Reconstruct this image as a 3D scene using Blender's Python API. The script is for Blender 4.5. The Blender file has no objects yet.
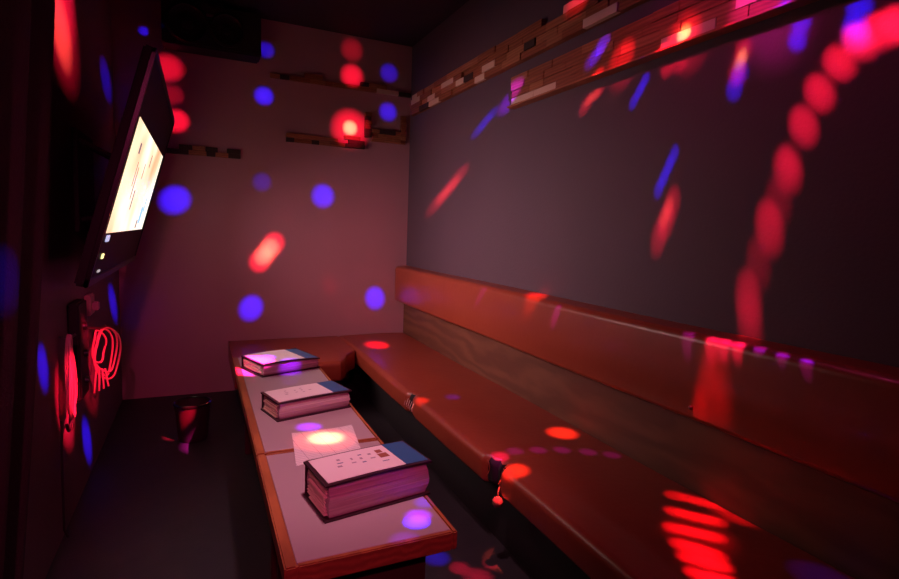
import bpy, bmesh, math, random
from mathutils import Vector, Matrix
random.seed(7)
SC = bpy.context.scene
COL = SC.collection

# ---------------------------------------------------------------- camera
cam = bpy.data.cameras.new('camera')
cam.sensor_width = 36.0
cam.lens = 538.03 / 899 * 36.0
cam.clip_start = 0.02
camo = bpy.data.objects.new('camera', cam)
COL.objects.link(camo)
camo.matrix_world = Matrix(((0.90745163, 0.01219805, -0.41997946, 0.0),
                            (-0.41856778, 0.11309134, -0.90111673, 0.0),
                            (0.03650417, 0.99350972, 0.10773063, 1.37),
                            (0, 0, 0, 1)))
SC.camera = camo

# ---------------------------------------------------------------- world, exposure
SC.view_settings.view_transform = 'Standard'
SC.view_settings.look = 'None'
SC.view_settings.gamma = 1.0
SC.view_settings.use_curve_mapping = False
SC.view_settings.exposure = 0.0
w = bpy.data.worlds.new('world'); SC.world = w; w.use_nodes = True
w.node_tree.nodes['Background'].inputs[0].default_value = (0.01, 0.004, 0.008, 1)
w.node_tree.nodes['Background'].inputs[1].default_value = 0.5

# room: x to the right along the end wall, y towards the end wall, z up
XL, XR, YE, YB, ZC = -0.55, 1.72, 4.65, -1.6, 2.97
SRC = Vector((1.05, 1.50, 2.58))        # centre of the hanging party light
FILL_LAMP = Vector((0.40, 1.25, 2.93))       # unseen pinkish fill light, added to brighten the tables
SCREEN_POWER = 1.5          # the picture itself
FILL_LAMP_POWER = 150.0
SCREEN_LIGHT = 13.0         # the light the picture throws into the room
GLOW_POWER = 7.0
FILL_SPOT_POWER = 130.0                       # unseen pink fill light, added behind the camera
BEAM_POWER = 4.5

def lamp_light(name, kind, loc, energy, color, radius=0.05, parent=None, spot=None):
    l = bpy.data.lights.new(name, kind)
    l.energy = energy; l.color = color; l.shadow_soft_size = radius
    o = bpy.data.objects.new(name, l); COL.objects.link(o)
    o.location = loc
    if spot:
        d, size, blend = spot
        l.spot_size = size; l.spot_blend = blend
        o.rotation_euler = Vector(d).to_track_quat('-Z', 'Y').to_euler()
    return o

# ---------------------------------------------------------------- helpers
def thing(name, label, cat, loc=(0, 0, 0), group=None):
    o = bpy.data.objects.new(name, None); COL.objects.link(o)
    o.location = loc; o.empty_display_size = 0.05
    o['label'] = label; o['category'] = cat
    if group: o['group'] = group
    return o

def tag(o, label, cat, group=None):
    o['label'] = label; o['category'] = cat
    if group: o['group'] = group
    return o

def obj(name, bm, mats, parent=None, smooth=False, recalc=True):
    """Links the bmesh (in world coordinates) as ONE object, its origin moved to its own middle."""
    if recalc: bmesh.ops.recalc_face_normals(bm, faces=bm.faces[:])
    me = bpy.data.meshes.new(name)
    base = parent.matrix_world.translation.copy() if parent is not None else None
    if parent is None:
        c = Vector((0, 0, 0)); n = 0
        zs = [v.co for v in bm.verts]
        c = Vector(((min(v.x for v in zs) + max(v.x for v in zs)) / 2, (min(v.y for v in zs) + max(v.y for v in zs)) / 2, min(v.z for v in zs)))
    else:
        c = Vector(WORLD.get(parent.name, parent.location))
    bmesh.ops.translate(bm, verts=bm.verts[:], vec=-c)
    bm.to_mesh(me); bm.free()
    if not isinstance(mats, (list, tuple)): mats = [mats]
    for m in mats: me.materials.append(m)
    if smooth:
        for p in me.polygons: p.use_smooth = True
        if smooth != 'all':
            me.set_sharp_from_angle(angle=math.radians(40))
    o = bpy.data.objects.new(name, me); COL.objects.link(o)
    if parent is None:
        o.location = c
        WORLD[o.name] = tuple(c)
    else:
        o.parent = parent
        WORLD[o.name] = tuple(c)
    return o
WORLD = {}

def struct(name, bm, mats, **k):
    o = obj(name, bm, mats, **k); o['kind'] = 'structure'; return o

def frame(o=(0, 0, 0), x=(1, 0, 0), y=(0, 1, 0), z=(0, 0, 1)):
    x, y, z = Vector(x), Vector(y), Vector(z)
    return Matrix(((x.x, y.x, z.x, o[0]), (x.y, y.y, z.y, o[1]), (x.z, y.z, z.z, o[2]), (0, 0, 0, 1)))

def box(bm, a, b, M=None, bevel=0.0, seg=2, mi=0):
    t = bmesh.new()
    bmesh.ops.create_cube(t, size=1.0)
    for v in t.verts:
        v.co = Vector([a[i] + (v.co[i] + 0.5) * (b[i] - a[i]) for i in range(3)])
    if bevel > 0:
        bmesh.ops.bevel(t, geom=t.edges[:], offset=bevel, segments=seg, affect='EDGES', clamp_overlap=True)
    merge(bm, t, M, mi)

def merge(bm, t, M=None, mi=0):
    if M is not None: bmesh.ops.transform(t, matrix=M, verts=t.verts[:])
    for f in t.faces:
        if mi is not None: f.material_index = mi
    me = bpy.data.meshes.new('tmp'); t.to_mesh(me); t.free()
    bm.from_mesh(me); bpy.data.meshes.remove(me)

def cyl(bm, a, b, r0, r1=None, n=24, mi=0, bevel=0):
    a, b = Vector(a), Vector(b); r1 = r0 if r1 is None else r1
    t = bmesh.new(); d = b - a
    bmesh.ops.create_cone(t, cap_ends=True, segments=n, radius1=r0, radius2=r1, depth=d.length)
    if bevel:
        es = [e for e in t.edges if len(e.link_faces) == 2 and any(len(f.verts) > 4 for f in e.link_faces)]
        bmesh.ops.bevel(t, geom=es, offset=bevel, segments=2, affect='EDGES')
    M = Matrix.Translation((a + b) / 2) @ d.to_track_quat('Z', 'Y').to_matrix().to_4x4()
    merge(bm, t, M, mi)

def lathe(bm, prof, n=32, M=None, mi=0):
    t = bmesh.new(); rings = []
    for r, z in prof:
        if r < 1e-5: rings.append([t.verts.new((0, 0, z))])
        else: rings.append([t.verts.new((r * math.cos(i * 2 * math.pi / n), r * math.sin(i * 2 * math.pi / n), z)) for i in range(n)])
    for A, B in zip(rings, rings[1:]):
        for i in range(n):
            j = (i + 1) % n
            if len(A) == 1 and len(B) == 1: continue
            if len(A) == 1: t.faces.new((A[0], B[i], B[j]))
            elif len(B) == 1: t.faces.new((A[i], A[j], B[0]))
            else: t.faces.new((A[i], A[j], B[j], B[i]))
    merge(bm, t, M, mi)

def tube(bm, pts, r, n=8, closed=False, mi=0):
    pts = [Vector(p) for p in pts]; N = len(pts); rings = []
    up = Vector((0.13, 0.31, 0.94)).normalized(); prev = None
    for i, p in enumerate(pts):
        if closed: d = pts[(i + 1) % N] - pts[i - 1]
        else: d = pts[min(i + 1, N - 1)] - pts[max(i - 1, 0)]
        d.normalize()
        if prev is None:
            a = d.cross(up)
            if a.length < 0.1: a = d.cross(Vector((1, 0, 0)))
            a.normalize()
        else:
            a = prev - d * prev.dot(d); a.normalize()
        prev = a; b = d.cross(a)
        rr = r(i / (N - 1)) if callable(r) else r
        rings.append([bm.verts.new(p + (a * math.cos(k * 2 * math.pi / n) + b * math.sin(k * 2 * math.pi / n)) * rr) for k in range(n)])
    fs = []
    for i in range(N if closed else N - 1):
        A, B = rings[i], rings[(i + 1) % N]
        for k in range(n):
            fs.append(bm.faces.new((A[k], A[(k + 1) % n], B[(k + 1) % n], B[k])))
    if not closed:
        fs.append(bm.faces.new(rings[0][::-1])); fs.append(bm.faces.new(rings[-1]))
    for f in fs: f.material_index = mi

# ---------------------------------------------------------------- materials
def mat(name, color, rough=0.6, metal=0.0, spec=0.5, noise=None, bump=None, emit=None, coat=0.0):
    """noise = (scale, amount, second colour); bump = (scale, strength)"""
    m = bpy.data.materials.new(name); m.use_nodes = True
    nt = m.node_tree; b = nt.nodes['Principled BSDF']
    b.inputs['Base Color'].default_value = (*color, 1)
    b.inputs['Roughness'].default_value = rough
    b.inputs['Metallic'].default_value = metal
    b.inputs['Specular IOR Level'].default_value = spec
    b.inputs['Coat Weight'].default_value = coat
    tc = nt.nodes.new('ShaderNodeTexCoord')
    if noise:
        sc, amt, c2 = noise
        n = nt.nodes.new('ShaderNodeTexNoise'); n.inputs['Scale'].default_value = sc; n.inputs['Detail'].default_value = 6
        nt.links.new(tc.outputs['Object'], n.inputs['Vector'])
        r = nt.nodes.new('ShaderNodeValToRGB')
        r.color_ramp.elements[0].position = 0.5 - amt / 2; r.color_ramp.elements[1].position = 0.5 + amt / 2
        r.color_ramp.elements[0].color = (*color, 1); r.color_ramp.elements[1].color = (*c2, 1)
        nt.links.new(n.outputs['Fac'], r.inputs['Fac']); nt.links.new(r.outputs['Color'], b.inputs['Base Color'])
    if bump:
        sc, st = bump
        n = nt.nodes.new('ShaderNodeTexNoise'); n.inputs['Scale'].default_value = sc; n.inputs['Detail'].default_value = 5
        nt.links.new(tc.outputs['Object'], n.inputs['Vector'])
        bp = nt.nodes.new('ShaderNodeBump'); bp.inputs['Strength'].default_value = st; bp.inputs['Distance'].default_value = 0.01
        nt.links.new(n.outputs['Fac'], bp.inputs['Height']); nt.links.new(bp.outputs['Normal'], b.inputs['Normal'])
    if emit:
        b.inputs['Emission Color'].default_value = (*emit[0], 1); b.inputs['Emission Strength'].default_value = emit[1]
    return m

def wood(name, c1, c2, scale=(1, 1, 1), rings=6.0, rough=0.5, dist=6.0):
    m = bpy.data.materials.new(name); m.use_nodes = True
    nt = m.node_tree; b = nt.nodes['Principled BSDF']; b.inputs['Roughness'].default_value = rough
    tc = nt.nodes.new('ShaderNodeTexCoord'); mp = nt.nodes.new('ShaderNodeMapping'); mp.inputs['Scale'].default_value = scale
    nt.links.new(tc.outputs['Object'], mp.inputs['Vector'])
    wv = nt.nodes.new('ShaderNodeTexWave'); wv.inputs['Scale'].default_value = rings; wv.inputs['Distortion'].default_value = dist
    wv.inputs['Detail'].default_value = 4; wv.inputs['Detail Scale'].default_value = 1.2; wv.bands_direction = 'Z'
    nt.links.new(mp.outputs['Vector'], wv.inputs['Vector'])
    n = nt.nodes.new('ShaderNodeTexNoise'); n.inputs['Scale'].default_value = 9; n.inputs['Detail'].default_value = 8
    nt.links.new(mp.outputs['Vector'], n.inputs['Vector'])
    mx = nt.nodes.new('ShaderNodeMath'); mx.operation = 'MULTIPLY'
    nt.links.new(wv.outputs['Fac'], mx.inputs[0]); nt.links.new(n.outputs['Fac'], mx.inputs[1])
    r = nt.nodes.new('ShaderNodeValToRGB'); r.color_ramp.elements[0].position = 0.05; r.color_ramp.elements[1].position = 0.6
    r.color_ramp.elements[0].color = (*c1, 1); r.color_ramp.elements[1].color = (*c2, 1)
    nt.links.new(mx.outputs[0], r.inputs['Fac']); nt.links.new(r.outputs['Color'], b.inputs['Base Color'])
    return m

M_end = mat('pale_wall_paint', (0.42, 0.212, 0.250), 0.75, noise=(3, 0.5, (0.45, 0.230, 0.270)), bump=(60, 0.15))
M_left = mat('left_wall_paint', (0.16, 0.10, 0.12), 0.8, bump=(60, 0.15))
M_right = mat('dark_grey_wall_paint', (0.080, 0.050, 0.069), 0.7, noise=(2, 0.6, (0.092, 0.056, 0.077)), bump=(80, 0.15))
M_ceil = mat('black_ceiling_paint', (0.022, 0.016, 0.020), 0.85, bump=(40, 0.2))
M_floor = mat('dark_vinyl_floor', (0.018, 0.017, 0.021), 0.55, noise=(12, 0.5, (0.026, 0.024, 0.028)), bump=(90, 0.1))
M_vinyl = mat('brown_vinyl', (0.25, 0.040, 0.021), 0.40, noise=(5, 0.7, (0.30, 0.054, 0.026)), bump=(35, 0.12), coat=0.1)
M_vback = mat('brown_vinyl_backrest', (0.26, 0.046, 0.022), 0.36, noise=(4, 0.7, (0.31, 0.060, 0.027)), bump=(40, 0.08), coat=0.1)
M_foam = mat('exposed_black_lining', (0.012, 0.010, 0.010), 0.9)
M_kick = mat('black_plinth', (0.010, 0.009, 0.010), 0.7)
M_board = wood('grained_board', (0.115, 0.040, 0.020), (0.17, 0.066, 0.032), (1, 0.3, 1), 3.0, 0.6, 13)
M_top = mat('pale_laminate', (0.40, 0.33, 0.35), 0.42, noise=(2.5, 0.5, (0.44, 0.35, 0.37)))
M_edge = wood('orange_wood_edging', (0.30, 0.10, 0.035), (0.45, 0.16, 0.05), (3, 0.6, 3), 5, 0.45)
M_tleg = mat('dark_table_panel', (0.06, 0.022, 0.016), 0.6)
M_b1 = wood('brown_block', (0.20, 0.055, 0.022), (0.30, 0.095, 0.04), (3, 0.6, 3), 6, 0.6)
M_b2 = wood('tan_block', (0.28, 0.095, 0.04), (0.40, 0.15, 0.07), (3, 0.6, 3), 6, 0.6)
M_b3 = mat('pale_block', (0.62, 0.42, 0.32), 0.6, bump=(60, 0.3))
M_b4 = mat('dark_block', (0.035, 0.016, 0.013), 0.7, bump=(60, 0.3))
M_black = mat('black_plastic', (0.008, 0.008, 0.009), 0.32)
M_blackm = mat('black_matte', (0.008, 0.007, 0.008), 0.75)
M_metal = mat('brushed_metal', (0.45, 0.43, 0.42), 0.3, metal=1.0)
M_cover = mat('dark_book_cover', (0.035, 0.012, 0.02), 0.4)
M_paper = mat('white_paper', (0.78, 0.72, 0.72), 0.7)
M_blue = mat('blue_print', (0.03, 0.13, 0.30), 0.35)
M_pages = None
M_cable = mat('pale_cable', (0.55, 0.30, 0.28), 0.5)
M_cableb = mat('black_cable', (0.02, 0.015, 0.016), 0.5)
M_curtain = mat('plum_cloth', (0.035, 0.016, 0.022), 0.9, bump=(120, 0.4))

def pages_mat():
    m = bpy.data.materials.new('page_edges'); m.use_nodes = True
    nt = m.node_tree; b = nt.nodes['Principled BSDF']; b.inputs['Roughness'].default_value = 0.8
    tc = nt.nodes.new('ShaderNodeTexCoord'); mp = nt.nodes.new('ShaderNodeMapping'); mp.inputs['Scale'].default_value = (2, 2, 160)
    nt.links.new(tc.outputs['Object'], mp.inputs['Vector'])
    n = nt.nodes.new('ShaderNodeTexNoise'); n.inputs['Scale'].default_value = 1.5; n.inputs['Detail'].default_value = 3
    nt.links.new(mp.outputs['Vector'], n.inputs['Vector'])
    r = nt.nodes.new('ShaderNodeValToRGB'); r.color_ramp.elements[0].position = 0.35; r.color_ramp.elements[1].position = 0.65
    r.color_ramp.elements[0].color = (0.40, 0.28, 0.30, 1); r.color_ramp.elements[1].color = (0.62, 0.48, 0.48, 1)
    nt.links.new(n.outputs['Fac'], r.inputs['Fac']); nt.links.new(r.outputs['Color'], b.inputs['Base Color'])
    bp = nt.nodes.new('ShaderNodeBump'); bp.inputs['Strength'].default_value = 0.5; bp.inputs['Distance'].default_value = 0.003
    nt.links.new(n.outputs['Fac'], bp.inputs['Height']); nt.links.new(bp.outputs['Normal'], b.inputs['Normal'])
    return m
M_pages = pages_mat()
M_tabs = mat('cream_page_tabs', (0.92, 0.80, 0.60), 0.7)

# ================================================================ the setting
T = 0.1
bm = bmesh.new(); box(bm, (XL - T, YB - T, -T), (XR + T, YE + T, 0)); struct('floor', bm, M_floor)
bm = bmesh.new(); box(bm, (XL - T, YB - T, ZC), (XR + T, YE + T, ZC + T)); struct('ceiling', bm, M_ceil)
bm = bmesh.new(); box(bm, (XL - T, YE, 0), (XR + T, YE + T, ZC)); struct('wall_end', bm, M_end)
bm = bmesh.new(); box(bm, (XR, YB, 0), (XR + T, YE, ZC)); struct('wall_right', bm, M_right)
bm = bmesh.new(); box(bm, (XL - T, YB, 0), (XL, YE, ZC)); struct('wall_left', bm, M_left)
bm = bmesh.new(); box(bm, (XL - T, YB - T, 0), (XR + T, YB, ZC)); struct('wall_near', bm, M_left)

# ================================================================ benches
SEAT_Z = 0.42
def sweep(bm, prof, ys, warp=None, mi=None):
    """prof: closed list of (x, z); swept along y"""
    rings = []
    for y in ys:
        rings.append([bm.verts.new(warp(x, y, z) if warp else (x, y, z)) for x, z in prof])
    n = len(prof)
    for a, (A, B) in enumerate(zip(rings, rings[1:])):
        for i in range(n):
            f = bm.faces.new((A[i], A[(i + 1) % n], B[(i + 1) % n], B[i]))
            if mi: f.material_index = mi((ys[a] + ys[a + 1]) / 2, i)
    bm.faces.new(rings[0]); bm.faces.new(rings[-1][::-1])

def arc(cx, cz, r, a0, a1, n=8):
    return [(cx + r * math.cos(math.radians(a0 + (a1 - a0) * i / n)), cz + r * math.sin(math.radians(a0 + (a1 - a0) * i / n))) for i in range(n + 1)]

seat = thing('long_bench', 'long brown vinyl bench along the dark right wall with a torn front edge', 'bench', (1.4, 1.6, 0))
WORLD[seat.name] = (1.4, 1.6, 0)
# seat cushion: rounded front edge, two worn tears in it
TEARS = [(1.87, 0.075, 0.055), (2.86, 0.05, 0.03)]
def tear(y):
    d = 0
    for c, w_, dep in TEARS:
        t = abs(y - c) / w_
        if t < 1: d = max(d, dep * (1 - t) ** 0.7)
    return d
def seat_warp(x, y, z):
    t = tear(y)
    if t and x < 1.22:
        k = max(0.0, min(1.0, (1.22 - x) / 0.12))
        z2 = z - t * 0.35 * k * (1 if z > 0.33 else 0)
        return (x + t * k * (1.0 + 0.25 * math.sin(y * 170)), y, z2)
    w_ = 0.004 * math.sin(y * 5.1) * max(0.0, min(1.0, (1.35 - x) / 0.3))
    return (x + w_, y, z + 0.003 * math.sin(y * 3.3 + x * 7))
r = 0.035
sp = arc(1.095 + r, SEAT_Z - r, r, 180, 90, 8) + [(1.22, SEAT_Z + 0.002), (1.4, SEAT_Z + 0.003), (1.6, SEAT_Z), (1.700, SEAT_Z - 0.004), (1.70, 0.295)] + [(1.14, 0.295)] + arc(1.095 + 0.025, 0.32, 0.025, 250, 185, 4)
ys = []
y = -1.3
while y < YE - 0.01:
    ys.append(y); y += 0.012 if any(abs(y - c) < w_ + 0.02 for c, w_, _ in TEARS) else 0.05
ys.append(YE - 0.01)
def seat_mi(y, i):
    t = tear(y)
    return 1 if (t > 0.018 and (i <= 4 or i >= 15)) else 0
bm = bmesh.new(); sweep(bm, sp, ys, seat_warp, seat_mi); cushion = obj('seat_cushion', bm, [M_vinyl, M_foam], seat, smooth=True)
# curled flaps of vinyl at the tear
for (yy, zz, a) in ((1.795, 0.405, 0.4), (1.935, 0.40, -0.5)):
    bm = bmesh.new()
    rows = []
    for i in range(6):
        t = i / 5
        rows.append([bm.verts.new((1.105 + 0.012 * math.sin(t * 3) + 0.006 * j - 0.014 * t, yy + (j - 1.5) * 0.014 * (1 - t * 0.7) + a * 0.05 * t, zz - 0.006 - 0.055 * t + 0.004 * j)) for j in range(4)])
    for A, B in zip(rows, rows[1:]):
        for j in range(3): bm.faces.new((A[j], A[j + 1], B[j + 1], B[j]))
    o = obj('torn_flap', bm, M_vinyl, cushion, smooth='all')
    md = o.modifiers.new('thickness', 'SOLIDIFY'); md.thickness = 0.003
bm = bmesh.new()
for k in range(5):
    tube(bm, [(1.105, 2.80 + 0.03 * k, 0.38), (1.09, 2.79 + 0.032 * k, 0.355 - 0.004 * k), (1.095, 2.80 + 0.031 * k, 0.33)], 0.0016, 5)
obj('loose_thread', bm, M_paper, cushion)['label'] = 'pale loose threads'
bm = bmesh.new(); box(bm, (1.20, -1.3, 0.0), (1.70, 4.63, 0.290)); obj('plinth', bm, M_kick, seat)

# board between the seat and the backrest
bm = bmesh.new(); box(bm, (1.703, -1.3, 0.30), (XR - 0.001, YE - 0.01, 0.716)); tag(obj('back_board', bm, M_board), 'wavy grained brown board on the right wall between the bench seat and backrest', 'board')

# backrest pad with rounded top and end
bt = [(XR - 0.002, 0.72), (XR - 0.002, 1.045)] + [(1.67, 1.046)] + arc(1.632, 1.006, 0.035, 80, 178, 8) + [(1.597, 0.86)] + arc(1.625, 0.748, 0.028, 190, 270, 5)
ys = [-1.3 + i * 0.05 for i in range(119)] + [YE - 0.03, YE - 0.015, YE - 0.006]
def back_warp(x, y, z):
    k = max(0.0, (YE - 0.006) - y)
    e = 0.0 if k > 0.045 else 0.045 - math.sqrt(max(0.0, 0.045 ** 2 - (0.045 - k) ** 2))
    zz = z - e * 0.6 if z > 0.9 else z + e * 0.6
    return (min(XR - 0.002, x + e * 0.8 * (1 if x < 1.7 else 0) + (0.003 * math.sin(y * 4.0 + z * 3) if x < 1.7 else 0)), y, zz + (0.002 * math.sin(y * 2.7) if z > 0.9 else 0))
bm = bmesh.new(); sweep(bm, bt, ys, back_warp)
br = obj('padded_backrest', bm, M_vback, smooth=True)
tag(br, 'long padded brown vinyl backrest fixed to the dark right wall above the bench', 'backrest')
bm = bmesh.new(); t_ = bmesh.new(); bmesh.ops.create_uvsphere(t_, u_segments=12, v_segments=8, radius=0.008); merge(bm, t_, Matrix.Translation((1.597, 1.335, 0.77)), 0)
obj('button_stud', bm, M_metal, br, smooth='all')['label'] = 'small shiny stud'

# bench across the end wall
eb = thing('end_bench', 'short dark brown vinyl bench across the far pale wall beyond the table', 'bench', (0.64, 4.3, 0))
WORLD[eb.name] = (0.64, 4.3, 0)
YF = 3.72
bm = bmesh.new()
prof = arc(YF + 0.035, SEAT_Z - 0.036, 0.034, 180, 90, 7) + [(YE - 0.012, SEAT_Z - 0.003), (YE - 0.012, 0.27), (YF + 0.03, 0.27)] + arc(YF + 0.025, 0.295, 0.024, 250, 185, 3)
rings = []
for i in range(20):
    x = (0.20 + 0.76 * i / 13) if i < 14 else (0.965, 0.985, 1.01, 1.04, 1.065, 1.085)[i - 14]
    # the corner next to the long bench is cut back
    c = min(1.0, max(0.0, (x - 0.955) / 0.13)); dy = 0.30 * c ** 0.4
    rings.append([bm.verts.new((x, yy + (dy if yy < YF + 0.2 else 0), zz + 0.001)) for yy, zz in prof])
n = len(prof)
for A, B in zip(rings, rings[1:]):
    for i in range(n): bm.faces.new((A[i], A[(i + 1) % n], B[(i + 1) % n], B[i]))
bm.faces.new(rings[0]); bm.faces.new(rings[-1][::-1])
obj('seat_cushion', bm, M_vinyl, eb, smooth=True)
bm = bmesh.new(); box(bm, (0.26, 3.82, 0.0), (0.93, YE - 0.012, 0.27)); obj('plinth', bm, M_kick, eb)

# ================================================================ tables
def table(y0, y1, label):
    x0, x1 = 0.17, 0.62; zt = 0.57
    t = thing('coffee_table', label, 'table', ((x0 + x1) / 2, (y0 + y1) / 2, 0), 'low tables pushed end to end')
    WORLD[t.name] = tuple(t.location)
    bm = bmesh.new(); box(bm, (x0 + 0.030, y0 + 0.016, zt - 0.030), (x1 - 0.016, y1 - 0.014, zt), bevel=0.0012, seg=1); obj('tabletop', bm, M_top, t)
    bm = bmesh.new()
    box(bm, (x0, y0, zt - 0.052), (x0 + 0.030, y1, zt + 0.0005), bevel=0.004)
    box(bm, (x1 - 0.016, y0, zt - 0.052), (x1, y1, zt + 0.0005), bevel=0.004)
    box(bm, (x0 + 0.030, y0, zt - 0.052), (x1 - 0.016, y0 + 0.016, zt + 0.0003), bevel=0.003)
    box(bm, (x0 + 0.030, y1 - 0.014, zt - 0.052), (x1 - 0.016, y1, zt + 0.0003), bevel=0.003)
    obj('edging', bm, M_edge, t)['label'] = 'orange brown wooden edging'
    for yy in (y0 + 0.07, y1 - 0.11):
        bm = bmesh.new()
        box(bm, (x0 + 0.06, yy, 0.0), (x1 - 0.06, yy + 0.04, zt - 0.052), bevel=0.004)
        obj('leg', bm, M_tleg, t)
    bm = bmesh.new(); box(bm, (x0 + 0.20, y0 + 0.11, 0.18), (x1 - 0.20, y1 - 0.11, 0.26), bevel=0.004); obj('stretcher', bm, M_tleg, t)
table(1.22, 1.905, 'nearer low table with the thickest songbook, pale top and orange wood edges')
table(1.911, 3.40, 'farther low table with two songbooks, pale top and orange wood edges')

# ================================================================ songbooks
INKS = [mat('grey_ink', (0.35, 0.30, 0.36), 0.6), mat('brown_ink', (0.30, 0.10, 0.06), 0.6), mat('blue_ink', (0.12, 0.16, 0.32), 0.6)]
def songbook(front_left, ang, wdt, dep, h, label, marks, sag=0.0, seed=1):
    rnd = random.Random(seed)
    a = math.radians(ang)
    ex, ey = Vector((math.cos(a), math.sin(a), 0)), Vector((-math.sin(a), math.cos(a), 0))
    o = Vector((front_left[0], front_left[1], 0.5708))
    M = frame(o, ex, ey, (0, 0, 1))
    t = thing('songbook', label, 'book', tuple(o + ex * wdt / 2 + ey * dep / 2), 'songbooks on the low tables')
    WORLD[t.name] = tuple(t.location)
    tc = 0.006
    def zt(u, v): return h - tc - sag * (u * 0.9) * (1 - 0.5 * v) + 0.10 * h * math.sin(math.pi * u) * (1 if sag else 0.3)
    # page block, bulging along the front edge
    bm = bmesh.new(); nu, nv, nz = 14, 5, 8; g = {}
    for i in range(nu + 1):
        for j in range(nv + 1):
            for k in range(nz + 1):
                if i in (0, nu) or j in (0, nv) or k in (0, nz):
                    u, v, q = i / nu, j / nv, k / nz
                    bul = 0.010 * math.sin(math.pi * q)
                    x = 0.010 + u * (wdt - 0.020) + (-(0.006 + rnd.uniform(-.003, .003)) * (1 - u * 2) * math.sin(math.pi * q) if i in (0, nu) else 0)
                    yv = 0.004 + v * (dep - 0.012) + (-bul if j == 0 else 0)
                    g[i, j, k] = bm.verts.new((x, yv, tc + q * (zt(u, v) - tc)))
    def quad(*k): bm.faces.new([g[q] for q in k])
    for i in range(nu):
        for k in range(nz):
            quad((i, 0, k), (i + 1, 0, k), (i + 1, 0, k + 1), (i, 0, k + 1)); quad((i, nv, k), (i + 1, nv, k), (i + 1, nv, k + 1), (i, nv, k + 1))
        for j in range(nv):
            quad((i, j, 0), (i + 1, j, 0), (i + 1, j + 1, 0), (i, j + 1, 0)); quad((i, j, nz), (i + 1, j, nz), (i + 1, j + 1, nz), (i, j + 1, nz))
    for j in range(nv):
        for k in range(nz):
            quad((0, j, k), (0, j + 1, k), (0, j + 1, k + 1), (0, j, k + 1)); quad((nu, j, k), (nu, j + 1, k), (nu, j + 1, k + 1), (nu, j, k + 1))
    bmesh.ops.transform(bm, matrix=M, verts=bm.verts[:])
    obj('page_block', bm, M_pages, t, smooth=True)
    # cream, ragged page sleeves showing at the left end
    bm = bmesh.new()
    nn = max(4, int(h / 0.010))
    for k in range(nn):
        z0 = tc + 0.003 + (h - 2 * tc - 0.008) * k / nn
        ofs = rnd.uniform(0.0, 0.012)
        box(bm, (-0.004 + ofs * 0.6, 0.010 + rnd.uniform(0, .012), z0), (0.05, dep - 0.016 - rnd.uniform(0, .02), z0 + (h - 2 * tc) / nn * 0.55), M, bevel=0.0015, seg=1)
    obj('page_tabs', bm, M_tabs, t)['label'] = 'ragged cream page tabs'
    # covers
    def sheet(z_of, th, x0, x1, y0, y1, m, name, n=12, lab=None):
        bm = bmesh.new(); G = []
        for s in (0, 1):
            G.append([[bm.verts.new((x0 + (x1 - x0) * i / n, y0 + (y1 - y0) * j / 3, z_of(max(0, min(1, (x0 + (x1 - x0) * i / n) / wdt)), (y0 + (y1 - y0) * j / 3) / dep) + s * th)) for j in range(4)] for i in range(n + 1)])
        for s in (0, 1):
            for i in range(n):
                for j in range(3): bm.faces.new((G[s][i][j], G[s][i + 1][j], G[s][i + 1][j + 1], G[s][i][j + 1]))
        for i in range(n):
            for j in (0, 3): bm.faces.new((G[0][i][j], G[0][i + 1][j], G[1][i + 1][j], G[1][i][j]))
        for j in range(3):
            for i in (0, n): bm.faces.new((G[0][i][j], G[0][i][j + 1], G[1][i][j + 1], G[1][i][j]))
        bmesh.ops.transform(bm, matrix=M, verts=bm.verts[:])
        oo = obj(name, bm, m, t)
        if lab: oo['label'] = lab
        return oo
    sheet(lambda u, v: 0.0, tc, -0.006, wdt + 0.004, -0.006, dep, M_cover, 'lower_cover')
    top = sheet(lambda u, v: zt(u, v) + 0.0006, tc, -0.006, wdt + 0.004, -0.008, dep, M_cover, 'upper_cover')
    bm = bmesh.new(); box(bm, (0.0, dep, 0.0), (wdt, dep + 0.006, h), M, bevel=0.002); obj('spine', bm, M_cover, t)
    zc = lambda u, v: zt(u, v) + tc + 0.0009
    xs = wdt * 0.76
    title = sheet(zc, 0.0006, 0.006, xs, 0.004, dep - 0.006, M_paper, 'title_sheet', lab='white printed sheet')
    sheet(zc, 0.0006, xs + 0.001, wdt - 0.002, 0.004, dep - 0.004, M_blue, 'blue_corner', lab='blue printed end of the cover')
    # printed marks on the sheet: rows of small grey and blue strokes and a brown picture
    for (u, v, lu, lv, mi) in marks:
        x, y = u * wdt, v * dep
        z = zc(u, v) + 0.0008
        bm = bmesh.new(); box(bm, (x, y, z), (x + lu, y + lv, z + 0.0004), M)
        obj('printed_picture' if mi == 1 else 'printed_text', bm, INKS[mi], title)
    return t
mk = [(0.20, 0.45, 0.014, 0.010, 0), (0.22, 0.58, 0.018, 0.005, 2), (0.24, 0.70, 0.010, 0.010, 0), (0.34, 0.48, 0.014, 0.006, 0), (0.36, 0.62, 0.006, 0.012, 0),
      (0.43, 0.42, 0.012, 0.006, 2), (0.44, 0.56, 0.008, 0.012, 0), (0.45, 0.72, 0.012, 0.006, 2), (0.53, 0.50, 0.016, 0.006, 0), (0.54, 0.66, 0.010, 0.010, 0),
      (0.62, 0.45, 0.030, 0.030, 1), (0.63, 0.66, 0.020, 0.022, 1), (0.60, 0.30, 0.022, 0.004, 2)]
songbook((0.303, 1.388), 9, 0.325, 0.172, 0.106, 'thickest songbook, nearest the camera, white title sheet and blue corner', mk, 0.0, 3)
songbook((0.282, 2.215), 15, 0.330, 0.178, 0.078, 'middle songbook on the tables, cream page tabs and white title sheet', [(a, b, c * .8, d * .7, 0) for a, b, c, d, e in mk[:9]], 0.0, 5)
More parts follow.
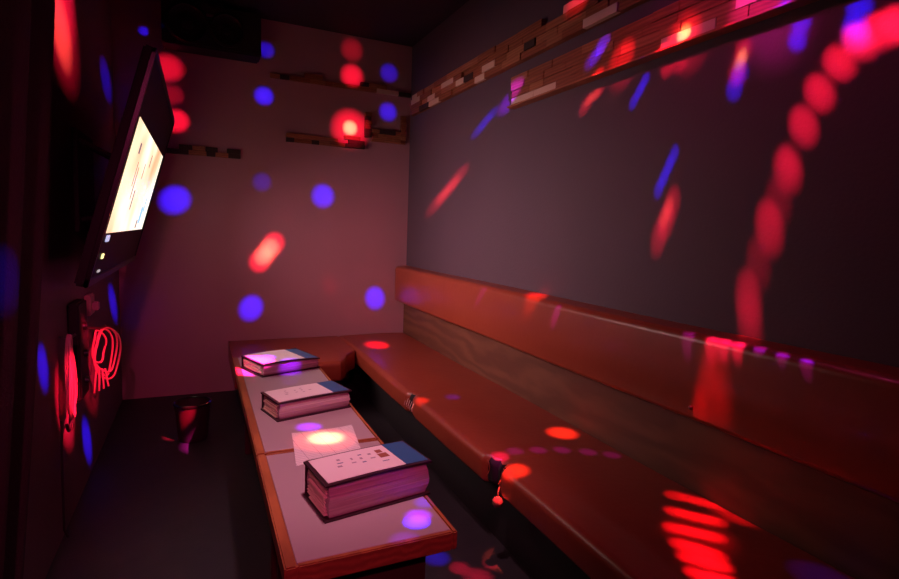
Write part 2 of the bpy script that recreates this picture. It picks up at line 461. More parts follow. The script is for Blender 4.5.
songbook((0.290, 2.91), 20, 0.335, 0.250, 0.068, 'farthest songbook, bulging and lit magenta at its left end', [], 0.012, 8)

# ruled sheet lying on the table
def paper():
    c = [(0.312, 2.062), (0.551, 2.072), (0.523, 1.838), (0.283, 1.765)]
    bm = bmesh.new(); n = 8; z0 = 0.5712
    def P(u, v):
        a = Vector((*c[3], 0)).lerp(Vector((*c[2], 0)), u); b = Vector((*c[0], 0)).lerp(Vector((*c[1], 0)), u)
        return a.lerp(b, v)
    G = [[[bm.verts.new(P(i / n, j / n) + Vector((0, 0, z0 + s * 0.0006 + 0.0035 * (abs(i / n - .5) * 2) ** 4 * (j / n)))) for j in range(n + 1)] for i in range(n + 1)] for s in (0, 1)]
    for s in (0, 1):
        for i in range(n):
            for j in range(n): bm.faces.new((G[s][i][j], G[s][i + 1][j], G[s][i + 1][j + 1], G[s][i][j + 1]))
    for i in range(n):
        for j in (0, n):
            bm.faces.new((G[0][i][j], G[0][i + 1][j], G[1][i + 1][j], G[1][i][j])); bm.faces.new((G[0][j][i], G[0][j][i + 1], G[1][j][i + 1], G[1][j][i]))
    m = bpy.data.materials.new('ruled_paper'); m.use_nodes = True; nt = m.node_tree; b = nt.nodes['Principled BSDF']; b.inputs['Roughness'].default_value = .7
    tc = nt.nodes.new('ShaderNodeTexCoord'); mp = nt.nodes.new('ShaderNodeMapping'); mp.inputs['Rotation'].default_value = (0, 0, math.radians(-8))
    nt.links.new(tc.outputs['Object'], mp.inputs['Vector'])
    br_ = nt.nodes.new('ShaderNodeTexBrick'); br_.offset = 0; br_.inputs['Scale'].default_value = 1
    br_.inputs['Color1'].default_value = (.80, .74, .74, 1); br_.inputs['Color2'].default_value = (.78, .73, .74, 1); br_.inputs['Mortar'].default_value = (.42, .36, .42, 1)
    br_.inputs['Mortar Size'].default_value = 0.0009; br_.inputs['Brick Width'].default_value = 0.05; br_.inputs['Row Height'].default_value = 0.014
    nt.links.new(mp.outputs['Vector'], br_.inputs['Vector']); nt.links.new(br_.outputs['Color'], b.inputs['Base Color'])
    o = obj('paper_sheet', bm, m); tag(o, 'white ruled sheet of paper lying across the table joint behind the thickest songbook', 'paper')
paper()

# ================================================================ mosaic block trims on the walls
def mosaic(name, label, M, length, rows, rowh, seed, depth=(0.03, 0.055), ragged=0.0, pale=0.12, blk=(0.10, 0.26), ledge=True, dark=0.15, skip=0.12, group=None, back=True):
    """M maps (along, out, up); rows of staggered wooden blocks on a backing strip"""
    rnd = random.Random(seed); bm = bmesh.new()
    if back: box(bm, (0, 0.0, 0), (length, depth[0] * 0.5, rows * rowh * 0.8), M, mi=0)
    for k in range(rows):
        x = rnd.uniform(0, 0.04) + (ragged * k if ragged else 0)
        while x < length - 0.02:
            L = min(rnd.uniform(*blk), length - x)
            q = rnd.random()
            mi = 2 if q < pale else (3 if q < pale + dark else (1 if q < pale + dark + 0.25 else 0))
            topgap = (k == rows - 1 and rnd.random() < skip * 3) or (rnd.random() < skip and k > 0)
            if not topgap:
                box(bm, (x + 0.0008, 0.001, k * rowh + 0.0006), (x + L - 0.0008, rnd.uniform(*depth), (k + 1) * rowh - 0.0006), M, bevel=0.0015, seg=1, mi=mi)
            x += L
    if ledge: box(bm, (0, 0.0, -0.010), (length, depth[1] + 0.004, 0.0), M, bevel=0.002, seg=1, mi=1)
    o = obj(name, bm, [M_b1, M_b2, M_b3, M_b4]); tag(o, label, 'wall trim', group)
    return o
MR = lambda y, z: frame((XR - 0.0005, y, z), (0, -1, 0), (-1, 0, 0), (0, 0, 1))
ME = lambda x, z: frame((x, YE - 0.0005, z), (1, 0, 0), (0, -1, 0), (0, 0, 1))
mosaic('mosaic_trim', 'upper long trim of brown and pale wooden blocks on the dark right wall', MR(4.56, 2.360), 3.9, 4, 0.042, 11, (0.028, 0.040), ledge=False, skip=.03, dark=.08, pale=.16)
mosaic('mosaic_trim', 'lower long trim of brown and pale wooden blocks with a ledge on the dark right wall', MR(2.86, 2.118), 3.9, 4, 0.040, 24, (0.042, 0.052), skip=.03, dark=.08, pale=.20)
mosaic('mosaic_trim', 'thin high trim of dark wooden blocks along the top of the pale end wall', ME(0.52, 2.53), 1.19, 2, 0.036, 31, (0.02, 0.035), pale=.10, ledge=False, dark=.25, blk=(.06, .2), skip=.25, back=False)
mosaic('mosaic_trim', 'ragged middle trim of wooden blocks on the pale end wall under the bright red spot', ME(0.62, 2.045), 0.68, 3, 0.034, 42, (0.02, 0.04), pale=.06, ledge=False, dark=.45, blk=(.06, .18), skip=.2, back=False)
mosaic('mosaic_trim', 'dark low trim of wooden blocks on the end wall beside the television', ME(-0.26, 1.875), 0.56, 2, 0.036, 53, (0.02, 0.035), pale=.0, ledge=False, dark=.6, blk=(.06, .18), skip=.1, back=False)
def corner_mosaic():
    rnd = random.Random(5); bm = bmesh.new(); M = ME(0, 0)
    for z in [2.15 + 0.035 * k for k in range(6)]:
        box(bm, (1.30, 0, z), (1.352 + rnd.uniform(-.01, .015), rnd.uniform(.02, .04), z + 0.034), M, bevel=.0015, seg=1, mi=rnd.choice((0, 3, 3)))
    for k in range(3):
        x = 1.36
        while x < 1.66:
            L = min(rnd.uniform(.05, .15), 1.672 - x)
            box(bm, (x, 0, 2.12 + k * .035), (x + L - .001, rnd.uniform(.02, .04), 2.154 + k * .035), M, bevel=.0015, seg=1, mi=rnd.choice((0, 1, 3, 0)))
            x += L
    for k in range(4): box(bm, (1.63 + rnd.uniform(-.01, 0), 0, 2.226 + .035 * k), (1.672, rnd.uniform(.02, .035), 2.259 + .035 * k), M, bevel=.0015, seg=1, mi=0)
    tag(obj('mosaic_trim', bm, [M_b1, M_b2, M_b3, M_b4]), 'squared block trim in the right corner of the pale end wall', 'wall trim')
corner_mosaic()

# ================================================================ television
NV = Vector((0.9642, 0.0, -0.2652)); UV = Vector((0.2652, 0.0, 0.9642)); AV = Vector((0, 1, 0))
TO = Vector((-0.3315, 0, 1.37))
TM = frame(TO, AV, NV, UV)           # (along wall, out, up) with the picture at out = 0
tv = thing('television', 'large tilted wall television on the left wall showing a bright cream picture', 'television', (-0.36, 3.35, 1.0))
WORLD[tv.name] = tuple(tv.location)
Y0, Y1, V0, V1 = 2.50, 4.20, -0.285, 0.70
bm = bmesh.new()
box(bm, (Y0, -0.045, V0), (Y1, -0.006, V1), TM, bevel=0.008)
box(bm, (Y0 + 0.25, -0.085, V0 + 0.12), (Y1 - 0.25, -0.04, V1 - 0.25), TM, bevel=0.02)
obj('casing', bm, M_blackm, tv)
bm = bmesh.new(); f_ = 0.022
for a, b in (((Y0, -.012, V0), (Y1, .004, V0 + 0.035)), ((Y0, -.012, V1 - f_), (Y1, .004, V1)), ((Y0, -.012, V0), (Y0 + f_, .004, V1)), ((Y1 - f_, -.012, V0), (Y1, .004, V1))):
    box(bm, a, b, TM, bevel=0.003)
bz = obj('bezel', bm, M_black, tv); bz['label'] = 'glossy black frame'
bm = bmesh.new(); box(bm, (Y0 + f_, -0.012, V0 + 0.035), (Y1 - f_, -0.001, V1 - f_), TM); obj('screen', bm, mat('dark_screen_glass', (0.004, 0.003, 0.004), 0.5, spec=.15), tv)['label'] = 'dark glass round the bright picture'
def picture_mat():
    m = bpy.data.materials.new('lit_picture'); m.use_nodes = True; nt = m.node_tree; b = nt.nodes['Principled BSDF']
    b.inputs['Base Color'].default_value = (0.01, 0.01, 0.01, 1); b.inputs['Roughness'].default_value = .3
    tc = nt.nodes.new('ShaderNodeTexCoord'); mp = nt.nodes.new('ShaderNodeMapping'); mp.inputs['Location'].default_value = (3.1, 1.7, 0.4)
    nt.links.new(tc.outputs['Object'], mp.inputs['Vector'])
    n = nt.nodes.new('ShaderNodeTexNoise'); n.inputs['Scale'].default_value = 1.6; n.inputs['Detail'].default_value = 2
    nt.links.new(mp.outputs['Vector'], n.inputs['Vector'])
    r = nt.nodes.new('ShaderNodeValToRGB'); e = r.color_ramp.elements
    e[0].position = .25; e[0].color = (0.62, 0.24, 0.10, 1); e[1].position = .50; e[1].color = (1.0, 0.70, 0.46, 1)
    x = e.new(.62); x.color = (1.0, 0.88, 0.74, 1)
    nt.links.new(n.outputs['Fac'], r.inputs['Fac']); nt.links.new(r.outputs['Color'], b.inputs['Emission Color'])
    b.inputs['Emission Strength'].default_value = SCREEN_POWER
    return m
bm = bmesh.new(); box(bm, (2.60, -0.0009, -0.062), (4.10, 0.0006, 0.436), TM)
lp = obj('lit_picture', bm, picture_mat(), tv); lp['label'] = 'bright cream and orange letterboxed picture'
so = lamp_light('screen_light', 'AREA', TM @ Vector((3.35, .012, .187)), SCREEN_LIGHT, (1.0, 0.56, 0.60))
so.data.shape = 'RECTANGLE'; so.data.size = 1.5; so.data.size_y = 0.49; so.data.spread = math.radians(100)
so.rotation_euler = Matrix((AV, -UV, -NV)).transposed().to_euler()
M_smg = mat('picture_grey', (0.02, 0.02, 0.03), .4, emit=((0.35, 0.22, 0.25), 0.8))
M_smb = mat('picture_blue', (0.02, 0.03, 0.05), .4, emit=((0.25, 0.45, 0.9), 1.6))
bm = bmesh.new()
for (y, v, ly, lv, mi) in ((2.95, .16, .018, .12, 0), (3.02, .10, .02, .16, 0), (3.12, .05, .03, .10, 0), (3.25, .22, .02, .08, 0), (3.45, .30, .03, .07, 0), (2.85, .31, .05, .05, 0), (3.70, -.02, .10, .10, 1), (3.82, .05, .06, .09, 1), (3.62, -.05, .05, .05, 0)):
    bm = bmesh.new(); box(bm, (y, 0.0006, v), (y + ly, 0.0014, v + lv), TM)
    obj('picture_detail', bm, (M_smg, M_smb)[mi], lp)['label'] = ('dark stroke', 'blue patch')[mi] + ' in the picture'
for (y, v, m, sy, sv, nm) in ((2.66, -0.175, mat('yellow_lamp', (.3, .3, .1), .4, emit=((1, .85, .35), 1.6)), .035, .022, 'yellowish'), (2.66, -0.235, mat('white_lamp', (.3, .3, .3), .4, emit=((.8, .7, .75), .55)), .05, .010, 'white'), (2.64, -0.100, mat('bluish_lamp', (.3, .3, .4), .4, emit=((.62, .60, .95), .9)), .07, .028, 'bluish')):
    bm = bmesh.new(); box(bm, (y, -.002, v), (y + sy, .0045, v + sv), TM, bevel=.0015, seg=1)
    obj('indicator_light', bm, m, bz)['label'] = nm + ' indicator light'
bm = bmesh.new()
box(bm, (XL, 3.15, 1.30), (XL + 0.02, 3.60, 1.80), bevel=.004)
for yy in (3.2, 3.52):
    tube(bm, [(XL + 0.015, yy, 1.75), (-0.36, yy, 1.66)], 0.014); tube(bm, [(XL + 0.015, yy, 1.36), (-0.43, yy, 1.38)], 0.014)
obj('wall_bracket', bm, M_blackm, tv)

# ================================================================ loudspeaker hung in the far left corner
sx0, sx1, sy0, sy1, sz0, sz1 = -0.225, 0.435, 4.42, 4.63, 2.615, 2.92
sp_ = thing('loudspeaker', 'black loudspeaker hung under the ceiling in front of the pale end wall', 'speaker', (0.1, 4.52, sz0)); WORLD[sp_.name] = tuple(sp_.location)
bm = bmesh.new(); box(bm, (sx0, sy0, sz0), (sx1, sy1, sz1), bevel=.012); cab = obj('cabinet', bm, M_blackm, sp_)
for cx, rr in ((-0.06, .125), (0.20, .105)):
    bm = bmesh.new()
    Mx = frame((cx, sy0, 2.765), (1, 0, 0), (0, 0, 1), (0, -1, 0))
    lathe(bm, [(rr + .016, 0.0), (rr + .016, .008), (rr, .012), (rr - .01, .006), (rr * .55, -.0 + .001), (rr * .35, .002), (rr * .3, .012), (0, .02)], 32, Mx)
    obj('driver_cone', bm, M_black, cab, smooth=True)
bm = bmesh.new(); box(bm, (0.06, sy0 - .006, 2.835), (0.13, sy0, 2.853), bevel=.001, seg=1); obj('badge', bm, mat('dull_badge', (.40, .22, .22), .4, metal=.6), cab)['label'] = 'small dull metal badge'
bm = bmesh.new()
box(bm, (-.02, 4.46, sz1 - .005), (.18, 4.58, ZC), bevel=.004)
obj('ceiling_bracket', bm, M_blackm, sp_)

# ================================================================ things hanging on the left wall
cc = thing('cable_coil', 'red lit coil of cable hung from a hook on the left wall below the television', 'cable', (XL + .05, 3.35, .62)); WORLD[cc.name] = tuple(cc.location)
bm = bmesh.new(); tube(bm, [(XL, 3.36, .79), (XL + .06, 3.36, .785), (XL + .085, 3.36, .80)], .006); obj('hook', bm, M_metal, cc)
def loop(bm, c, ax, az, ra, rb, thick, wob, n=40, m=0):
    pts = []
    for i in range(n):
        t = 2 * math.pi * i / n
        pts.append(Vector(c) + Vector(ax) * (ra * math.cos(t)) + Vector(az) * (rb * math.sin(t) + wob * math.sin(2 * t)) + Vector((0.006 * math.sin(3 * t), 0, 0)))
    tube(bm, pts, thick, 8, closed=True, mi=m)
bm = bmesh.new(); ax = Vector((0.62, 0.78, 0))
for c, ra, rb, w_ in (((-.462, 3.38, .64), .082, .140, .0), ((-.470, 3.37, .66), .072, .12, .01), ((-.495, 3.34, .69), .040, .085, -.008), ((-.48, 3.36, .65), .058, .125, .012)):
    loop(bm, c, ax, (0, 0, 1), ra, rb, .0055, w_)
for k in range(4):
    tube(bm, [(-.51 + .013 * k, 3.33, .57), (-.515 + .018 * k, 3.32, .51), (-.52 + .022 * k, 3.31, .445 + .01 * k)], .005)
obj('coiled_loops', bm, M_cable, cc, smooth=True)

sk = thing('socket_box', 'small wall socket box above the hanging coil of cable on the left wall', 'socket', (XL, 3.36, .86)); WORLD[sk.name] = tuple(sk.location)
bm = bmesh.new(); box(bm, (XL, 3.30, .86), (XL + .03, 3.42, .97), bevel=.006); obj('cover_plate', bm, M_cable, sk)
bm = bmesh.new(); box(bm, (XL + .028, 3.33, .885), (XL + .06, 3.38, .93), bevel=.006); obj('plug', bm, M_cable, sk)

hb = thing('control_box', 'black box with knobs fixed to the left wall between the two hanging cables', 'box', (XL, 3.0, .6)); WORLD[hb.name] = tuple(hb.location)
bm = bmesh.new(); box(bm, (XL, 2.90, .52), (XL + .045, 3.10, .98), bevel=.008); case = obj('case', bm, M_blackm, hb)
for k in range(3):
    bm = bmesh.new(); cyl(bm, (XL + .044, 3.0, .60 + .13 * k), (XL + .062, 3.0, .60 + .13 * k), .02, .017, 20, bevel=.003); obj('knob', bm, M_black, case, smooth=True)

hk = thing('cable_hank', 'long narrow hank of pale cord hanging on the left wall, nearest the curtain', 'cable', (XL + .04, 2.72, .6)); WORLD[hk.name] = tuple(hk.location)
bm = bmesh.new(); tube(bm, [(XL, 2.74, .86), (XL + .045, 2.74, .855), (XL + .06, 2.74, .87)], .005); obj('hook', bm, M_metal, hk)
bm = bmesh.new(); rnd = random.Random(2)
for k in range(9):
    wv_ = .012 + .009 * k; hh = .17 + rnd.uniform(-.012, .012); cx = XL + .035 + .004 * (k % 3)
    pts = []
    for i in range(36):
        t = 2 * math.pi * i / 36
        s = (1 - math.sin(t)) / 2          # 0 at top, 1 at bottom
        pts.append((cx + .005 * math.sin(2 * t + k), 2.72 + wv_ * (0.25 + .9 * s) * math.cos(t), .69 + hh * math.sin(t) + .003 * math.sin(5 * t)))
    tube(bm, pts, .0045, 6, closed=True)
obj('cord_loops', bm, M_cable, hk, smooth=True)
bm = bmesh.new()
tube(bm, [(XL + .03, 2.66 + .10 * i / 14, .50 - .07 * math.sin(math.pi * i / 14) + .06 * (i / 14)) for i in range(15)], .006)
tube(bm, [(XL + .02, 2.62, .53), (XL + .018, 2.61, .30), (XL + .012, 2.63, .05), (XL + .02, 2.65, .006)], .005)
obj('trailing_cord', bm, M_cableb, hk, smooth=True)['label'] = 'black trailing cord'

# curtain drawn along the near part of the left wall
bm = bmesh.new(); G = []
for i in range(61):
    u = i / 60; col = []
    for j in range(25):
        v = j / 24; z = 0.02 + 2.88 * v
        edge = 1.73 + 1.06 * v ** 1.0 + 0.10 * math.sin(v * math.pi)     # the free edge leans, held lower down
        y = 0.55 + (edge - 0.55) * u
        x = XL + 0.055 + 0.030 * math.sin(u * 40 + 0.5 * math.sin(v * 4)) - 0.02 * u
        col.append(bm.verts.new((x, y, z)))
    G.append(col)
for A, B in zip(G, G[1:]):
    for j in range(24): bm.faces.new((A[j], A[j + 1], B[j + 1], B[j]))
ct = thing('curtain', 'dark plum curtain hanging against the near end of the left wall', 'curtain', (XL + .05, 1.6, 0)); WORLD[ct.name] = tuple(ct.location)
o = obj('cloth', bm, M_curtain, ct, smooth='all'); md = o.modifiers.new('thickness', 'SOLIDIFY'); md.thickness = 0.004
bm = bmesh.new(); tube(bm, [(XL + .05, .45, 2.915), (XL + .05, 2.9, 2.915)], .012)
for yy in (.5, 2.85): tube(bm, [(XL, yy, 2.915), (XL + .05, yy, 2.915)], .008)
obj('rail', bm, M_blackm, ct)

# small bin on the floor beside the end bench
wb = thing('waste_bin', 'small black bin on the floor near the end wall, caught by red light', 'bin', (-.07, 3.66, 0)); WORLD[wb.name] = tuple(wb.location)
bm = bmesh.new(); lathe(bm, [(0, .002), (.080, .002), (.084, .01), (.105, .235), (.100, .235), (.078, .012), (0, .012)], 32, Matrix.Translation((-.055, 3.66, 0))); obj('body', bm, mat('bin_plastic', (.03, .016, .016), .6), wb, smooth=True)
bm = bmesh.new(); lathe(bm, [(.103, .228), (.112, .232), (.112, .242), (.103, .246), (.098, .240), (.103, .228)], 32, Matrix.Translation((-.055, 3.66, 0))); obj('rim', bm, M_black, wb, smooth=True)

# object hanging under the torn seat edge
bm = bmesh.new(); t_ = bmesh.new(); bmesh.ops.create_uvsphere(t_, u_segments=16, v_segments=10, radius=.022)
for v in t_.verts: v.co *= 1 + .18 * math.sin(v.co.x * 400) * math.cos(v.co.z * 350)
merge(bm, t_, Matrix.Translation((1.085, 1.79, .285)), 0)
tube(bm, [(1.085, 1.79, .30), (1.092, 1.80, .33), (1.115, 1.82, .345)], .004)
tag(obj('foam_scrap', bm, mat('foam_crumb', (.22, .08, .06), .9), smooth='all'), 'scrap of foam hanging below the torn front edge of the long bench', 'scrap')

# ================================================================ added fill lights and party light
cl = thing('fill_downlight', 'small round pinkish fill downlight, added unseen above the low tables', 'lamp', tuple(FILL_LAMP)); WORLD[cl.name] = tuple(FILL_LAMP)
bm = bmesh.new(); lathe(bm, [(0, ZC), (.13, ZC), (.13, ZC - .03), (.115, ZC - .035), (.115, ZC - .02), (0, ZC - .02)], 32, Matrix.Translation((FILL_LAMP.x, FILL_LAMP.y, 0))); obj('housing', bm, M_blackm, cl, smooth=True)
bm = bmesh.new(); lathe(bm, [(0, ZC - .021), (.11, ZC - .021), (.11, ZC - .028), (0, ZC - .032)], 32, Matrix.Translation((FILL_LAMP.x, FILL_LAMP.y, 0)))
obj('fill_glass', bm, mat('fill_glass', (.6, .2, .2), .4, emit=((1, .16, .28), 1.5)), cl)
lamp_light('fill_bulb', 'SPOT', (FILL_LAMP.x, FILL_LAMP.y, ZC - .05), FILL_LAMP_POWER, (1.0, 0.44, 0.54), .05, spot=((0.02, .27, -1), math.radians(44), 1.0))  # added fill for the table tops

ws = thing('fill_spotlight', 'small black fill spotlight with a pink lens, added unseen near the ceiling behind the camera', 'spotlight', (-.2, -1.0, 2.6)); WORLD[ws.name] = tuple(ws.location)
wd = (Vector((.25, 2.6, .5)) - Vector((-.2, -1.0, 2.6))).normalized(); wo = Vector((-.2, -1.0, 2.6))
bm = bmesh.new(); cyl(bm, wo - wd * .13, wo + wd * .05, .06, .075, 28, bevel=.005); obj('can', bm, M_blackm, ws, smooth=True)
bm = bmesh.new(); cyl(bm, wo + wd * .048, wo + wd * .058, .066, .06, 28); obj('lens', bm, mat('pink_lens', (.5, .1, .25), .2, emit=((1, .12, .35), 2)), ws, smooth=True)
bm = bmesh.new(); cyl(bm, (-.2, -1.05, 2.66), (-.2, -1.05, ZC), .012); cyl(bm, (-.2, -1.05, ZC - .02), (-.2, -1.05, ZC), .05); obj('yoke', bm, M_blackm, ws, smooth=True)
lamp_light('fill_spot_bulb', 'SPOT', wo + wd * .075, FILL_SPOT_POWER, (1.0, 0.07, 0.28), .05, spot=(wd, math.radians(52), 1.0))  # added pink fill for the book fronts and the far room

pl = thing('party_light', 'black dome disco light with coloured lenses hanging from the ceiling', 'party light', tuple(SRC)); WORLD[pl.name] = tuple(SRC)
bm = bmesh.new(); t_ = bmesh.new(); bmesh.ops.create_uvsphere(t_, u_segments=32, v_segments=20, radius=.085); merge(bm, t_, Matrix.Translation(SRC), 0)
dome = obj('dome', bm, M_black, pl, smooth='all')
bm = bmesh.new(); cyl(bm, SRC + Vector((0, 0, .06)), SRC + Vector((0, 0, .14)), .075, .06, 28, bevel=.006); obj('motor_housing', bm, M_blackm, pl, smooth=True)
bm = bmesh.new(); cyl(bm, SRC + Vector((0, 0, .13)), (SRC.x, SRC.y, ZC - .01), .012); cyl(bm, (SRC.x, SRC.y, ZC - .015), (SRC.x, SRC.y, ZC), .06); obj('hanging_rod', bm, M_blackm, pl, smooth=True)

COLORS = {'r': (1.0, 0.008, 0.05), 'o': (1.0, 0.085, 0.05), 'y': (1.0, 0.30, 0.12), 'b': (0.02, 0.006, 1.0), 'v': (0.26, 0.005, 1.0), 'm': (1.0, 0.02, 0.42)}
BEAMS = [  # where each beam lands (x, y, z), its radius there, its colour, its strength
    (0.445,4.650,1.070,0.064,'r',1.80),(0.500,4.650,1.145,0.064,'r',1.78),(0.555,4.650,1.220,0.064,'r',1.76),(0.477,4.650,1.112,0.057,'y',1.79),
    (0.524,4.650,1.178,0.058,'y',1.77),(0.375,4.650,0.683,0.070,'b',2.85),(1.429,4.650,0.746,0.069,'b',2.79),(0.952,4.650,1.627,0.072,'b',2.19),
    (0.477,4.650,2.385,0.054,'b',1.83),(-0.168,4.650,1.530,0.078,'b',2.69),(1.175,4.650,2.214,0.047,'y',4.53),(1.175,4.650,2.206,0.120,'r',1.31),
    (1.185,4.650,2.644,0.073,'r',1.10),(1.181,4.650,2.854,0.072,'r',0.25),(1.511,4.650,2.717,0.059,'b',0.69),(1.510,4.650,2.388,0.060,'b',1.21),
    (0.493,4.650,2.739,0.047,'b',0.76),(0.462,4.650,1.709,0.055,'b',0.35),(-0.152,4.650,2.118,0.065,'r',1.40),(-0.198,4.650,2.495,0.075,'r',0.86),
    (-0.349,4.650,2.730,0.025,'b',0.99),(-0.175,4.650,2.304,0.058,'r',0.27),(1.021,4.650,0.867,0.061,'r',0.09),(-0.550,3.029,2.380,0.160,'r',2.78),
    (-0.550,3.016,2.197,0.116,'o',3.64),(-0.550,3.004,2.236,0.195,'r',1.39),(-0.550,2.470,0.794,0.050,'b',3.40),(-0.550,3.251,0.212,0.063,'b',4.40),
    (-0.550,4.315,0.792,0.076,'b',3.70),(-0.505,1.870,1.190,0.061,'b',0.74),(-0.520,3.311,0.624,0.127,'r',1.88),(-0.550,2.798,0.544,0.097,'r',4.53),
    (-0.488,3.006,0.849,0.043,'r',3.59),(-0.550,4.312,2.280,0.093,'b',1.52),(1.720,3.967,1.597,0.048,'r',4.25),(1.720,3.783,1.681,0.046,'r',4.94),
    (1.720,3.615,1.766,0.044,'r',3.67),(1.720,3.874,1.647,0.031,'o',4.09),(1.720,3.697,1.721,0.030,'o',3.81),(1.720,3.327,2.052,0.027,'b',3.85),
    (1.720,3.232,2.095,0.026,'b',4.58),(1.720,3.140,2.131,0.026,'b',3.49),(1.720,1.684,1.578,0.019,'b',3.49),(1.720,1.662,1.621,0.018,'b',4.23),
    (1.720,1.641,1.667,0.018,'b',4.09),(1.720,1.620,1.708,0.018,'b',3.17),(1.720,1.664,1.382,0.033,'r',2.31),(1.720,1.634,1.447,0.033,'r',2.76),
    (1.720,1.610,1.511,0.032,'r',2.12),(1.720,1.645,1.455,0.020,'o',2.52),(1.720,1.624,1.499,0.020,'o',2.44),(1.720,1.864,1.961,0.020,'b',3.05),
    (1.720,1.833,2.001,0.019,'b',3.67),(1.720,1.808,2.037,0.019,'b',2.84),(1.720,2.191,2.007,0.029,'r',2.14),(1.720,2.102,2.063,0.028,'r',1.98),
    (1.720,2.171,2.026,0.019,'o',3.15),(1.720,2.121,2.044,0.019,'o',3.04),(1.669,2.447,1.046,0.049,'r',1.88),(1.720,1.367,1.962,0.028,'r',1.98),
    (1.720,1.351,2.032,0.028,'r',1.89),(1.720,1.362,1.992,0.017,'y',2.37),(1.720,1.353,2.016,0.017,'y',2.33),(1.720,1.373,1.909,0.025,'b',2.74),
    (1.720,1.355,1.960,0.024,'b',2.65),(1.720,1.162,2.010,0.022,'b',3.38),(1.720,1.154,2.062,0.022,'b',3.28),(1.720,0.993,2.000,0.023,'b',3.66),
    (1.720,0.989,2.053,0.023,'b',3.56),(1.720,0.988,1.970,0.026,'m',4.04),(1.720,1.686,2.063,0.028,'r',2.48),(1.720,1.617,2.064,0.027,'r',2.45),
    (1.720,0.883,1.975,0.030,'r',6.82),(1.720,0.927,1.968,0.031,'r',6.09),(1.720,0.972,1.949,0.030,'r',5.41),(1.720,1.027,1.909,0.031,'r',4.51),
    (1.720,1.076,1.833,0.032,'r',4.02),(1.720,1.114,1.741,0.033,'r',4.05),(1.720,1.151,1.609,0.034,'r',3.49),(1.720,1.193,1.426,0.037,'r',3.68),
    (1.720,1.242,1.171,0.038,'r',3.14),(1.720,1.144,1.636,0.029,'r',1.03),(1.720,1.171,1.511,0.033,'r',1.11),(1.720,1.219,1.304,0.034,'r',1.25),
    (1.720,1.226,1.086,0.038,'r',1.41),(1.674,2.824,2.195,0.041,'v',5.82),(1.674,2.109,2.189,0.028,'b',4.59),(1.674,2.069,2.214,0.028,'b',5.90),
    (1.675,2.040,2.241,0.027,'b',4.28),(1.669,1.570,2.150,0.023,'y',5.50),(1.669,1.570,2.142,0.057,'r',1.48),(1.674,1.907,2.145,0.052,'r',1.66),
    (1.674,1.267,2.133,0.085,'m',0.90),(1.687,2.260,2.503,0.049,'r',0.94),(1.602,1.376,1.017,0.022,'v',1.58),(1.604,1.277,1.022,0.021,'m',2.81),
    (1.606,1.231,1.024,0.020,'m',3.20),(1.608,1.181,1.028,0.020,'m',2.81),(1.613,1.108,1.034,0.016,'v',1.68),(1.607,1.031,1.029,0.015,'v',1.60),
    (1.602,0.956,1.023,0.015,'v',1.46),(1.620,2.383,1.039,0.048,'o',1.70),(1.595,2.164,0.982,0.020,'v',2.86),(1.599,2.960,0.979,0.022,'v',2.29),
    (1.600,1.243,0.844,0.055,'r',0.71),(1.600,1.246,0.754,0.052,'r',0.86),(1.308,4.174,0.421,0.074,'r',5.66),(1.116,2.732,0.412,0.039,'o',1.93),
    (1.313,2.716,0.421,0.035,'b',2.24),(1.582,2.043,0.418,0.058,'o',3.40),(1.133,1.770,0.421,0.053,'o',3.60),(1.160,1.912,0.413,0.030,'m',1.51),
    (1.241,1.923,0.424,0.031,'v',0.82),(1.346,1.900,0.423,0.031,'v',0.82),(1.451,1.867,0.421,0.031,'v',0.83),(1.552,1.813,0.418,0.031,'v',0.73),
    (1.637,1.755,0.416,0.031,'v',0.63),(1.603,1.366,0.420,0.034,'r',1.25),(1.637,1.332,0.418,0.033,'r',1.48),(1.664,1.293,0.417,0.033,'r',1.49),
    (1.697,1.261,0.415,0.033,'r',1.27),(1.499,1.276,0.423,0.031,'r',1.58),(1.523,1.246,0.423,0.031,'r',1.87),(1.554,1.214,0.422,0.031,'r',1.87),
    (1.578,1.185,0.422,0.031,'r',1.60),(1.409,1.197,0.426,0.030,'r',1.83),(1.436,1.169,0.425,0.029,'r',2.17),(1.463,1.141,0.424,0.029,'r',2.18),
    (1.489,1.113,0.424,0.029,'r',1.85),(1.354,1.123,0.424,0.028,'r',1.99),(1.372,1.093,0.425,0.028,'r',2.36),(1.390,1.069,0.425,0.028,'r',2.37),
    (1.407,1.040,0.425,0.027,'r',2.03),(1.320,1.066,0.423,0.027,'r',2.18),(1.339,1.043,0.423,0.027,'r',2.57),(1.357,1.019,0.424,0.027,'r',2.58),
    (1.375,0.996,0.424,0.026,'r',2.20),(1.280,1.003,0.422,0.026,'r',2.19),(1.301,0.980,0.422,0.026,'r',2.59),(1.316,0.959,0.422,0.025,'r',2.59),
    (1.336,0.936,0.422,0.025,'r',2.21),(1.448,1.140,0.425,0.084,'r',0.31),(1.608,0.856,0.423,0.058,'b',0.57),(1.078,1.777,0.300,0.024,'r',2.64),
    (0.548,1.330,0.570,0.028,'v',2.07),(0.599,1.395,0.570,0.027,'b',0.82),(0.473,1.232,0.570,0.031,'v',0.37),(0.388,2.116,0.570,0.036,'v',2.41),
    (0.426,1.975,0.572,0.049,'y',3.44),(0.418,1.957,0.572,0.083,'o',0.86),(0.329,3.056,0.643,0.033,'v',3.33),(0.249,3.035,0.603,0.065,'m',12.50),
    (0.438,2.959,0.597,0.049,'v',1.61),(0.890,1.937,-0.000,0.042,'b',3.05),(0.498,1.290,0.433,0.027,'b',15.00),(0.951,1.840,-0.000,0.033,'r',3.03),
    (0.990,1.756,-0.000,0.048,'r',3.02),(-0.090,3.567,0.183,0.034,'r',8.30),
]

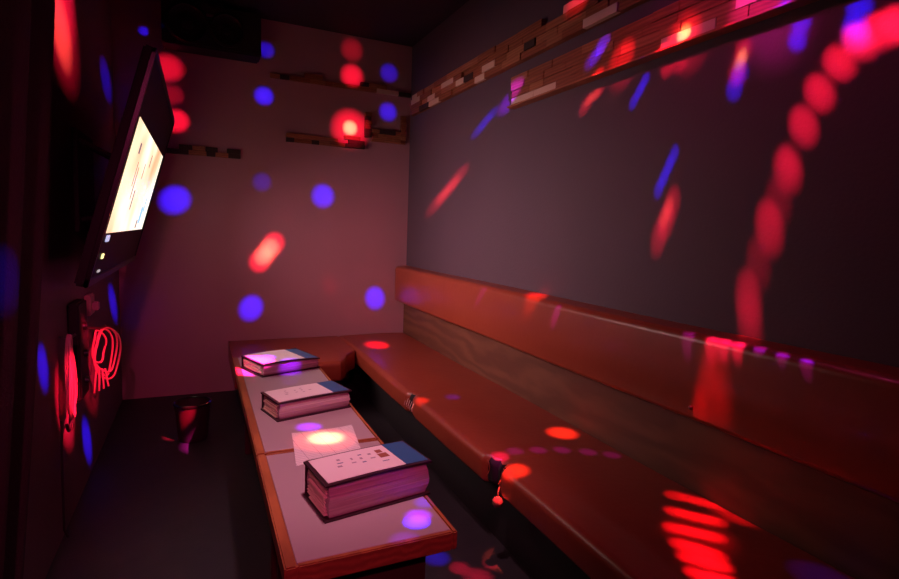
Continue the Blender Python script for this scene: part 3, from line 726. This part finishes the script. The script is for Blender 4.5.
LENS = {c: mat('lens_' + n, tuple(min(1, x) * .5 for x in COLORS[c]), .2, emit=(COLORS[c], 1.5)) for c, n in (('r', 'red'), ('b', 'blue'), ('m', 'magenta'))}
lens_dirs = []
for (x, y, z, rad, c, s) in BEAMS:
    P = Vector((x, y, z)); d = P - SRC; D = d.length; d.normalize()
    org = SRC + d * 0.097; D2 = (P - org).length
    half = math.atan((rad * 1.6) / D2)
    p = 4 * math.pi * D2 * D2 * s * BEAM_POWER * 1.35
    lamp_light('beam', 'SPOT', org, p, COLORS[c], 0.004, spot=(d, 2 * half, 1.0))
    if len(lens_dirs) < 40 and all(d.dot(q) < .985 for q, _ in lens_dirs): lens_dirs.append((d, {'r': 'r', 'o': 'r', 'y': 'r', 'b': 'b', 'v': 'b', 'm': 'm'}[c]))
for d, c in lens_dirs:
    bm = bmesh.new(); cyl(bm, SRC + d * .080, SRC + d * .090, .011, .009, 14); obj('lens', bm, LENS[c], dome, smooth=True)
# soft spill from the party light's open underside
lamp_light('party_light_spill', 'SPOT', SRC + Vector((0, 0, -.10)), GLOW_POWER, (1.0, 0.05, 0.22), 0.03, spot=((0, 0, -1), math.radians(175), .3))
lamp_light('party_light_spill', 'SPOT', SRC + Vector((.10, 0, 0)), GLOW_POWER * .12, (0.6, 0.05, 1.0), 0.03, spot=((1, 0, -.2), math.radians(160), .5))
